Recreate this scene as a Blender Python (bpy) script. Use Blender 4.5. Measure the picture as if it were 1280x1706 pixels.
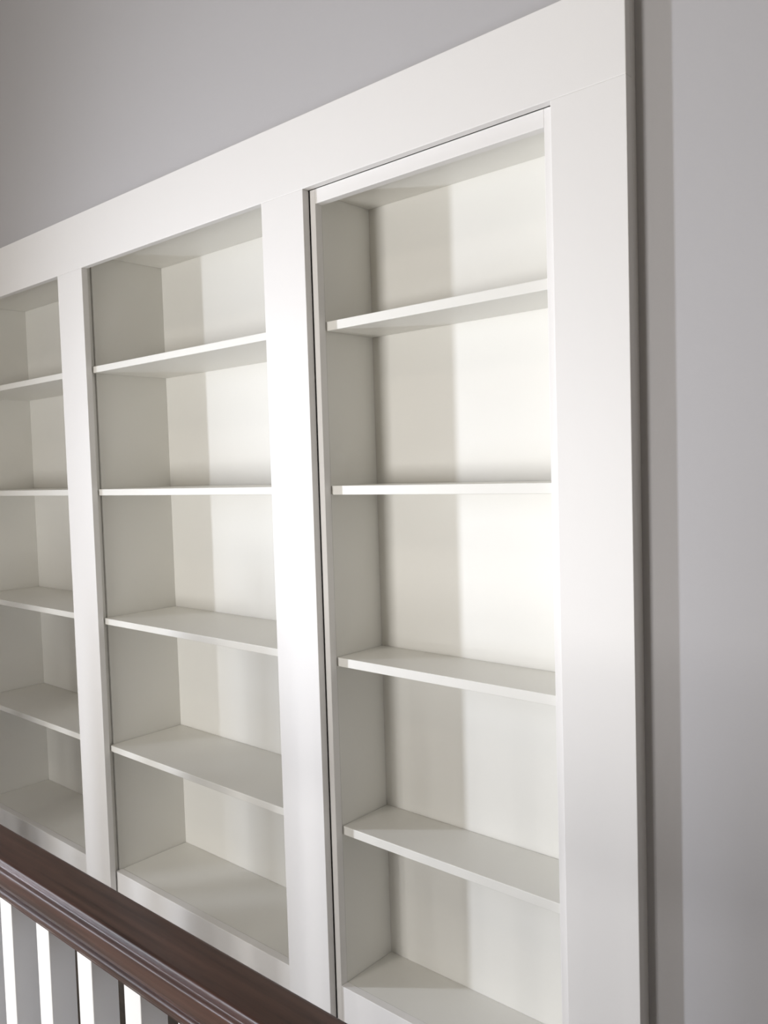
import bpy, bmesh, math, random
from mathutils import Matrix, Vector

random.seed(4)
scene = bpy.context.scene
for o in list(bpy.data.objects):
    bpy.data.objects.remove(o, do_unlink=True)
COL = scene.collection

# ------------------------------------------------------------------ camera
# bookcase wall runs along x, its face frame lies in the plane y = 0; z = 0 is the floor
cam_data = bpy.data.cameras.new('camera')
cam = bpy.data.objects.new('camera', cam_data)
COL.objects.link(cam)
yaw, pitch, roll = 0.7226, -0.0502, -0.0302
fw = Vector((-math.sin(yaw) * math.cos(pitch), math.cos(yaw) * math.cos(pitch), math.sin(pitch)))
rt = Vector((math.cos(yaw), math.sin(yaw), 0))
up = rt.cross(fw)
r2 = math.cos(roll) * rt + math.sin(roll) * up
u2 = -math.sin(roll) * rt + math.cos(roll) * up
cam.matrix_world = Matrix(((r2.x, u2.x, -fw.x, 0), (r2.y, u2.y, -fw.y, -1.3),
                           (r2.z, u2.z, -fw.z, 1.40), (0, 0, 0, 1)))
cam_data.sensor_fit = 'VERTICAL'
cam_data.sensor_height = 36.0
cam_data.lens = 1392.48 / 1706 * 36.0
cam_data.clip_start = 0.02
scene.camera = cam

# ------------------------------------------------------------------ light and exposure
scene.view_settings.view_transform = 'Standard'
scene.view_settings.look = 'None'
scene.view_settings.gamma = 1.0
scene.view_settings.use_curve_mapping = False
scene.view_settings.exposure = 0.0

world = bpy.data.worlds.new('sky')
world.use_nodes = True
scene.world = world
bg = world.node_tree.nodes['Background']
bg.inputs['Color'].default_value = (0.78, 0.88, 1.0, 1)
bg.inputs['Strength'].default_value = 1.0


def area(name, loc, target, sx, sy, power, colour, spread=180):
    d = bpy.data.lights.new(name, 'AREA')
    d.shape = 'RECTANGLE'
    d.size, d.size_y = sx, sy
    d.energy = power
    d.color = colour
    d.spread = math.radians(spread)
    o = bpy.data.objects.new(name, d)
    COL.objects.link(o)
    o.location = loc
    o.rotation_euler = (Vector(target) - Vector(loc)).to_track_quat('-Z', 'Y').to_euler()
    return o


# daylight through the tall narrow sidelight in the left wall
PA, PB = 24, 39.5
area('sidelight_daylight', (-3.50, -1.61, 1.22), (-0.7, 0.0, 1.30), 0.13, 1.65, PA, (0.83, 0.885, 1.0), 95)
# daylight through the window in the wall behind the balustrade
area('window_daylight', (-1.92, -3.08, 0.97), (-1.0, 0.0, 1.05), 0.65, 1.1, PB, (1.0, 0.985, 0.965), 150)
# unseen ceiling lamp, added to brighten and warm the upper frame
PC = 5
area('added_ceiling_glow', (-1.70, -2.20, 3.215), (-1.70, -2.20, 0.0), 0.28, 0.28, PC, (1.0, 0.86, 0.74))


# ------------------------------------------------------------------ materials
def mat(name, colour, rough=0.5, spec=0.5, bump=0.0, bscale=60.0, vary=0.0, vscale=3.0, coat=0.0):
    m = bpy.data.materials.new(name)
    m.use_nodes = True
    nt = m.node_tree
    b = nt.nodes['Principled BSDF']
    b.inputs['Base Color'].default_value = (*colour, 1)
    b.inputs['Roughness'].default_value = rough
    b.inputs['Specular IOR Level'].default_value = spec
    b.inputs['Coat Weight'].default_value = coat
    tc = nt.nodes.new('ShaderNodeTexCoord')
    if vary:
        n = nt.nodes.new('ShaderNodeTexNoise')
        n.inputs['Scale'].default_value = vscale
        n.inputs['Detail'].default_value = 4
        nt.links.new(tc.outputs['Object'], n.inputs['Vector'])
        mx = nt.nodes.new('ShaderNodeMix')
        mx.data_type = 'RGBA'
        mx.inputs['A'].default_value = (*[c * (1 - vary) for c in colour], 1)
        mx.inputs['B'].default_value = (*[min(1, c * (1 + vary)) for c in colour], 1)
        nt.links.new(n.outputs['Fac'], mx.inputs['Factor'])
        nt.links.new(mx.outputs['Result'], b.inputs['Base Color'])
    if bump:
        n = nt.nodes.new('ShaderNodeTexNoise')
        n.inputs['Scale'].default_value = bscale
        n.inputs['Detail'].default_value = 5
        nt.links.new(tc.outputs['Object'], n.inputs['Vector'])
        bp = nt.nodes.new('ShaderNodeBump')
        bp.inputs['Strength'].default_value = bump
        bp.inputs['Distance'].default_value = 0.002
        nt.links.new(n.outputs['Fac'], bp.inputs['Height'])
        nt.links.new(bp.outputs['Normal'], b.inputs['Normal'])
    return m


def wood_mat(name, dark, light, rough, spec, stretch=(1.2, 30, 30)):
    m = bpy.data.materials.new(name)
    m.use_nodes = True
    nt = m.node_tree
    b = nt.nodes['Principled BSDF']
    tc = nt.nodes.new('ShaderNodeTexCoord')
    mp = nt.nodes.new('ShaderNodeMapping')
    mp.inputs['Scale'].default_value = stretch
    n = nt.nodes.new('ShaderNodeTexNoise')
    n.inputs['Scale'].default_value = 3.0
    n.inputs['Detail'].default_value = 8
    n.inputs['Roughness'].default_value = 0.65
    n.inputs['Distortion'].default_value = 0.4
    cr = nt.nodes.new('ShaderNodeValToRGB')
    cr.color_ramp.elements[0].position = 0.32
    cr.color_ramp.elements[0].color = (*dark, 1)
    cr.color_ramp.elements[1].position = 0.72
    cr.color_ramp.elements[1].color = (*light, 1)
    nt.links.new(tc.outputs['Object'], mp.inputs['Vector'])
    nt.links.new(mp.outputs['Vector'], n.inputs['Vector'])
    nt.links.new(n.outputs['Fac'], cr.inputs['Fac'])
    nt.links.new(cr.outputs['Color'], b.inputs['Base Color'])
    b.inputs['Roughness'].default_value = rough
    b.inputs['Specular IOR Level'].default_value = spec
    bp = nt.nodes.new('ShaderNodeBump')
    bp.inputs['Strength'].default_value = 0.02
    bp.inputs['Distance'].default_value = 0.001
    nt.links.new(n.outputs['Fac'], bp.inputs['Height'])
    nt.links.new(bp.outputs['Normal'], b.inputs['Normal'])
    return m


M_FRAME = mat('semi_gloss_white_paint', (0.83, 0.81, 0.79), 0.47, 0.42, 0.06, 35, 0.012, 2.5)
M_CASE = mat('satin_white_paint', (0.80, 0.785, 0.738), 0.45, 0.45, 0.08, 30, 0.02, 2.0)
M_WALL = mat('grey_wall_paint', (0.49, 0.478, 0.485), 0.75, 0.25, 0.10, 140, 0.02, 1.5)
M_TAN = mat('tan_bounce_paint', (0.62, 0.56, 0.45), 0.8, 0.2, 0.10, 140, 0.02, 1.5)  # tan given to the unseen walls to warm the bounced light
M_CEIL = mat('ceiling_paint', (0.80, 0.79, 0.77), 0.85, 0.2, 0.05, 140)
M_BALUSTER = mat('white_baluster_paint', (0.84, 0.84, 0.85), 0.35, 0.5, 0.04, 40)
M_RAIL = wood_mat('dark_walnut_varnish', (0.022, 0.011, 0.008), (0.078, 0.038, 0.027), 0.31, 0.09)
M_BOUNCE_CARPET = mat('pale_bounce_carpet', (0.60, 0.56, 0.50), 0.95, 0.1, 0.6, 220, 0.06, 90)  # pale tone so the added carpet throws light back up
M_FLOOR = wood_mat('dark_hardwood', (0.035, 0.026, 0.020), (0.075, 0.055, 0.042), 0.40, 0.4, (1.0, 14, 14))


# ------------------------------------------------------------------ mesh helpers
def add_box(bm, x0, x1, y0, y1, z0, z1, bevel=0.0):
    t = bmesh.new()
    vs = [t.verts.new((x, y, z)) for x in (x0, x1) for y in (y0, y1) for z in (z0, z1)]
    for f in ((0, 1, 3, 2), (4, 6, 7, 5), (0, 4, 5, 1), (2, 3, 7, 6), (0, 2, 6, 4), (1, 5, 7, 3)):
        t.faces.new([vs[i] for i in f])
    if bevel:
        bmesh.ops.bevel(t, geom=t.edges[:], offset=bevel, segments=2, profile=0.5, affect='EDGES')
    bmesh.ops.recalc_face_normals(t, faces=t.faces[:])
    me = bpy.data.meshes.new('tmp')
    t.to_mesh(me)
    t.free()
    bm.from_mesh(me)
    bpy.data.meshes.remove(me)


def link(name, bm, m, parent=None):
    me = bpy.data.meshes.new(name)
    bm.to_mesh(me)
    bm.free()
    me.materials.append(m)
    o = bpy.data.objects.new(name, me)
    COL.objects.link(o)
    if parent:
        o.parent = parent
        o.matrix_parent_inverse = Matrix.Translation(-Vector(parent.location))
    return o


def board(name, x0, x1, y0, y1, z0, z1, m, parent=None, bevel=0.0015, label=None):
    bm = bmesh.new()
    add_box(bm, x0, x1, y0, y1, z0, z1, bevel)
    o = link(name, bm, m, parent)
    if label:
        o['label'] = label
    return o


def thing(name, label, cat, loc, group=None):
    o = bpy.data.objects.new(name, None)
    COL.objects.link(o)
    o.location = loc
    o.empty_display_size = 0.1
    o['label'] = label
    o['category'] = cat
    if group:
        o['group'] = group
    return o


def structure(name, boxes, m):
    bm = bmesh.new()
    for b in boxes:
        add_box(bm, *b)
    o = link(name, bm, m)
    o['kind'] = 'structure'
    return o


# ------------------------------------------------------------------ room shell
XL, XR, YF, ZC = -3.45, 2.60, -3.05, 3.35       # left wall, right wall, front wall, ceiling
WB = 0.035                                      # plaster face of the bookcase wall
AX0, AX1, AZ = -3.37, -0.62, 2.12               # alcove cut for the bookcases
structure('floor', [(XL - 0.2, XR + 0.2, YF - 0.2, 0.6, -0.12, 0.0)], M_FLOOR)
structure('floor_bounce_carpet', [(XL, XR, YF, -0.90, 0.0, 0.012)], M_BOUNCE_CARPET)  # unseen carpet, added to bounce light onto the baluster sides
structure('ceiling', [(XL - 0.2, XR + 0.2, YF - 0.2, 0.6, ZC, ZC + 0.12)], M_CEIL)
structure('wall_back', [(XL - 0.2, AX0, WB, 0.42, 0, ZC), (AX1, XR + 0.2, WB, 0.42, 0, ZC),
                        (AX0, AX1, WB, 0.42, AZ, ZC), (AX0, AX1, 0.36, 0.42, 0, AZ)], M_WALL)
structure('wall_right', [(XR, XR + 0.2, YF - 0.2, WB, 0, ZC)], M_TAN)
# left wall with the sidelight opening
SY0, SY1, SZ0, SZ1 = -1.70, -1.52, 0.30, 2.30
structure('wall_left', [(XL - 0.2, XL, YF - 0.2, SY0, 0, ZC), (XL - 0.2, XL, SY1, WB, 0, ZC),
                        (XL - 0.2, XL, SY0, SY1, 0, SZ0), (XL - 0.2, XL, SY0, SY1, SZ1, ZC)], M_WALL)
# front wall with the window opening
FX0, FX1, FZ0, FZ1 = -2.32, -1.52, 0.34, 1.56
structure('wall_front', [(XL, FX0, YF - 0.2, YF, 0, ZC), (FX1, XR, YF - 0.2, YF, 0, ZC),
                         (FX0, FX1, YF - 0.2, YF, 0, FZ0), (FX0, FX1, YF - 0.2, YF, FZ1, ZC)], M_TAN)


def casing(name, horiz, c, a0, a1, z0, z1, w=0.07, t=0.018):
    """a four-sided window casing on the room face of a wall"""
    bm = bmesh.new()
    for (p0, p1, q0, q1) in ((a0 - w, a0, z0 - w, z1 + w), (a1, a1 + w, z0 - w, z1 + w),
                             (a0, a1, z1, z1 + w), (a0, a1, z0 - w, z0)):
        if horiz:
            add_box(bm, p0, p1, c, c + t, q0, q1, 0.002)
        else:
            add_box(bm, c, c + t, p0, p1, q0, q1, 0.002)
    o = link(name, bm, M_FRAME)
    o['kind'] = 'structure'
    return o


casing('window_1', False, XL, SY0, SY1, SZ0, SZ1)
casing('window_2', True, YF, FX0, FX1, FZ0, FZ1)

# ------------------------------------------------------------------ white face frame
FT = 0.019
X_END, X_L, S1L, S1R, S2L, S2R, S3L, S3R = -3.39, -3.245, -2.4528, -2.3087, -1.4967, -1.3572, -0.7391, -0.6007
Z_HEAD, Z_TOP = 2.023, 2.181
ff = thing('face_frame', 'wide flat white painted face frame running round all three bookcases', 'trim', (-1.995, 0.0, 0.0))
board('top_rail', X_END, S3R, 0, FT, Z_HEAD, Z_TOP, M_FRAME, ff)
for a, b in ((X_END, X_L), (S1L, S1R), (S2L, S2R), (S3L, S3R)):
    board('stile', a, b, 0, FT, 0.0, Z_HEAD, M_FRAME, ff, 0.0012)
# return strips that carry the frame proud of the plaster
board('edge_strip', S3R - 0.018, S3R - 0.0004, FT, WB, 0.0, Z_TOP - 0.0005, M_FRAME, ff, 0.0)
board('edge_strip', X_END + 0.0004, X_END + 0.018, FT, WB, 0.0, Z_TOP - 0.0005, M_FRAME, ff, 0.0)
board('edge_strip', X_END + 0.02, S3R - 0.02, FT, WB, Z_TOP - 0.019, Z_TOP - 0.0005, M_FRAME, ff, 0.0)

# ------------------------------------------------------------------ bookcases
SHELF_Z = (1.735, 1.368, 0.976, 0.583)
TS = 0.019


def fixed_case(name, label, x0, x1, depth):
    """an open carcass behind the face frame, x0..x1 between its sides"""
    t = thing(name, label, 'bookcase', ((x0 + x1) / 2, 0.15, 0.0), 'fixed bookcases behind the face frame')
    yf = 0.0245
    ztop, zfl = 2.066, 0.187
    board('side_panel', x0 - TS, x0, 0.037, depth, 0.0, ztop + TS, M_CASE, t, 0.0008)
    board('side_panel', x1, x1 + TS, 0.037, depth, 0.0, ztop + TS, M_CASE, t, 0.0008)
    board('cleat', x0 - 0.018, x0 - 0.006, FT + 0.0005, 0.0360, 0.02, ztop, M_CASE, t, 0.0005)
    board('back_panel', x0 - TS, x1 + TS, depth, depth + 0.008, 0.0, ztop + TS, M_CASE, t, 0.0)
    board('top_panel', x0 + 0.0012, x1 - 0.0012, FT + 0.001, depth - 0.001, ztop, ztop + TS, M_CASE, t, 0.0008)
    board('bottom_panel', x0 + 0.001, x1 - 0.001, 0.0475, depth - 0.001, zfl - TS, zfl, M_CASE, t, 0.001)
    board('front_rail', x0 - 0.001, x1 + 0.001, 0.024, 0.047, 0.0, zfl + 0.0008, M_FRAME, t, 0.0015)
    for z in SHELF_Z:
        board('shelf', x0 + 0.001, x1 - 0.001, yf, depth - 0.0012, z - TS, z, M_CASE, t, 0.0015)
    return t


fixed_case('bookcase', 'middle white bookcase of five open compartments beside the recessed door bookcase', S1R - 0.008, S2L + 0.008, 0.2825)
fixed_case('bookcase', 'leftmost white bookcase, deeply shaded, cut off by the picture edge above the handrail', X_L - 0.008, S1L + 0.008, 0.2825)

# the swinging bookcase: a narrower, shallower case set back inside its opening
dc = thing('door_bookcase', 'narrow white bookcase set back in its opening like a door, gap along one side', 'bookcase', (-1.05, 0.1, 0.0))
DX0, DX1 = -1.3548, -0.7405            # outside of its stiles
DI0, DI1 = -1.3385, -0.7630            # inside of its stiles
DY = 0.0195                            # its front plane
DB = 0.197                             # its back plane
board('stile', DX0, DI0, DY, DY + 0.020, 0.012, 2.0225, M_FRAME, dc, 0.001)
board('stile', DI1, DX1, DY, DY + 0.020, 0.012, 2.0225, M_FRAME, dc, 0.001)
board('top_rail', DI0, DI1, DY, DY + 0.020, 1.9905, 2.0225, M_FRAME, dc, 0.001)
board('bottom_rail', DI0, DI1, DY, DY + 0.020, 0.012, 0.2125, M_FRAME, dc, 0.001)
board('side_panel', DX0, DI0 - 0.0006, DY + 0.0205, DB, 0.012, 2.033, M_CASE, dc, 0.0008)
board('side_panel', DI1 + 0.0006, DX1, DY + 0.0205, DB, 0.012, 2.033, M_CASE, dc, 0.0008)
board('back_panel', DX0, DX1, DB, DB + 0.008, 0.012, 2.033, M_CASE, dc, 0.0)
board('top_panel', DI0, DI1, DY + 0.0205, DB - 0.0006, 2.014, 2.033, M_CASE, dc, 0.0008)
board('bottom_panel', DI0, DI1, DY + 0.0205, DB - 0.0006, 0.193, 0.212, M_CASE, dc, 0.0005)
for z in SHELF_Z:
    board('shelf', DI0 + 0.0002, DI1 - 0.0002, DY + 0.0215, DB - 0.001, z - 0.0205, z, M_CASE, dc, 0.0012)

# ------------------------------------------------------------------ added ceiling lamp, unseen
M_SHADE = mat('opal_glass', (0.9, 0.86, 0.8), 0.3, 0.5)  # glowing shade of the added ceiling lamp
_b = M_SHADE.node_tree.nodes['Principled BSDF']
_b.inputs['Emission Color'].default_value = (1.0, 0.86, 0.74, 1)
_b.inputs['Emission Strength'].default_value = 1.5
cl = thing('added_ceiling_light', 'unseen round opal glass ceiling lamp added to warm the upper frame', 'lamp', (-1.70, -2.20, ZC))


def turned(name, profile, m, parent, segs=32):
    bm = bmesh.new()
    rings = []
    for rad, z in profile:
        rings.append([bm.verts.new((parent.location.x + rad * math.cos(2 * math.pi * i / segs),
                                    parent.location.y + rad * math.sin(2 * math.pi * i / segs), z)) for i in range(segs)])
    for a, b in zip(rings, rings[1:]):
        for i in range(segs):
            bm.faces.new((a[i], a[(i + 1) % segs], b[(i + 1) % segs], b[i])).smooth = True
    bm.faces.new(rings[0])
    bm.faces.new(rings[-1][::-1])
    bmesh.ops.recalc_face_normals(bm, faces=bm.faces[:])
    return link(name, bm, m, parent)


turned('added_canopy', [(0.20, ZC), (0.20, ZC - 0.022), (0.185, ZC - 0.030)], M_FRAME, cl)
turned('added_glass_shade', [(0.180, ZC - 0.030), (0.175, ZC - 0.060), (0.150, ZC - 0.090), (0.100, ZC - 0.112), (0.030, ZC - 0.122)], M_SHADE, cl)

# ------------------------------------------------------------------ balustrade in front
bal = thing('balustrade', 'dark brown moulded handrail on square white balusters in front of the bookcases', 'railing', (-1.0, -0.83, 0.0))
half = [(0.0215, 0.9205), (0.0232, 0.9203), (0.0246, 0.9196), (0.0254, 0.9184), (0.0257, 0.9168), (0.0257, 0.9125),
        (0.0262, 0.9115), (0.0280, 0.9109), (0.0297, 0.9102), (0.0304, 0.9090), (0.0308, 0.9070), (0.0310, 0.9000),
        (0.0307, 0.8930), (0.0292, 0.8880), (0.0272, 0.8860), (0.0238, 0.8850), (0.0236, 0.8832), (0.0262, 0.8824),
        (0.0281, 0.8810), (0.0288, 0.8785), (0.0284, 0.8750), (0.0268, 0.8722), (0.0247, 0.8712), (0.0240, 0.8675)]
prof = [(-a, z) for a, z in half] + [(a, z) for a, z in reversed(half)]
RY = -0.826
BW, PITCH = 0.0318, 0.0975
XBAL = -1.0605
bm = bmesh.new()
add_box(bm, -BW / 2, BW / 2, -BW / 2, BW / 2, 0.030, 0.8690, 0.0012)
BALUSTER_MESH = bpy.data.meshes.new('baluster')
bm.to_mesh(BALUSTER_MESH)
bm.free()
BALUSTER_MESH.materials.append(M_BALUSTER)


def railing(root, x0, x1, newel_x):
    """handrail, shoe rail, added newel post and balusters from x0 to x1"""
    bm = bmesh.new()
    ends = [[bm.verts.new((x, RY + a, z)) for a, z in prof] for x in (x0, x1)]
    n = len(prof)
    for i in range(n):
        f = bm.faces.new((ends[0][i], ends[0][(i + 1) % n], ends[1][(i + 1) % n], ends[1][i]))
        f.smooth = True
    bm.faces.new(ends[0][::-1])
    bm.faces.new(ends[1])
    bmesh.ops.recalc_face_normals(bm, faces=bm.faces[:])
    hr = link('handrail', bm, M_RAIL, root)
    hr['label'] = 'dark brown moulded wooden handrail'
    board('shoe_rail', x0, x1, RY - 0.030, RY + 0.030, 0.0, 0.030, M_RAIL, root, 0.004)
    board('added_newel_post', newel_x - 0.045, newel_x + 0.045, RY - 0.045, RY + 0.045, 0.0, 1.02, M_BALUSTER, root, 0.003)  # unseen newel, added where the railing stops for the sidelight
    board('added_newel_cap', newel_x - 0.057, newel_x + 0.057, RY - 0.057, RY + 0.057, 1.02, 1.045, M_RAIL, root, 0.006)
    for k in range(-40, 60):
        x = XBAL + k * PITCH
        if x < x0 + 0.03 or x > x1 - 0.03:
            continue
        o = bpy.data.objects.new('baluster', BALUSTER_MESH)
        COL.objects.link(o)
        o.parent = root
        o.location = Vector((x, RY - 0.0075, 0.0)) - root.location


NR, NL = -1.90, -2.62  # unseen opening between added newels, lets sidelight reach the right side
railing(bal, NR + 0.046, XR - 0.003, NR)
light_block_bal = thing('balustrade', 'unseen short dark railed white balustrade added to block light from the left bays', 'railing', (-3.0, -0.83, 0.0))
railing(light_block_bal, XL + 0.003, NL - 0.046, NL)  # added blocker, keeps sidelight off the lower left bays
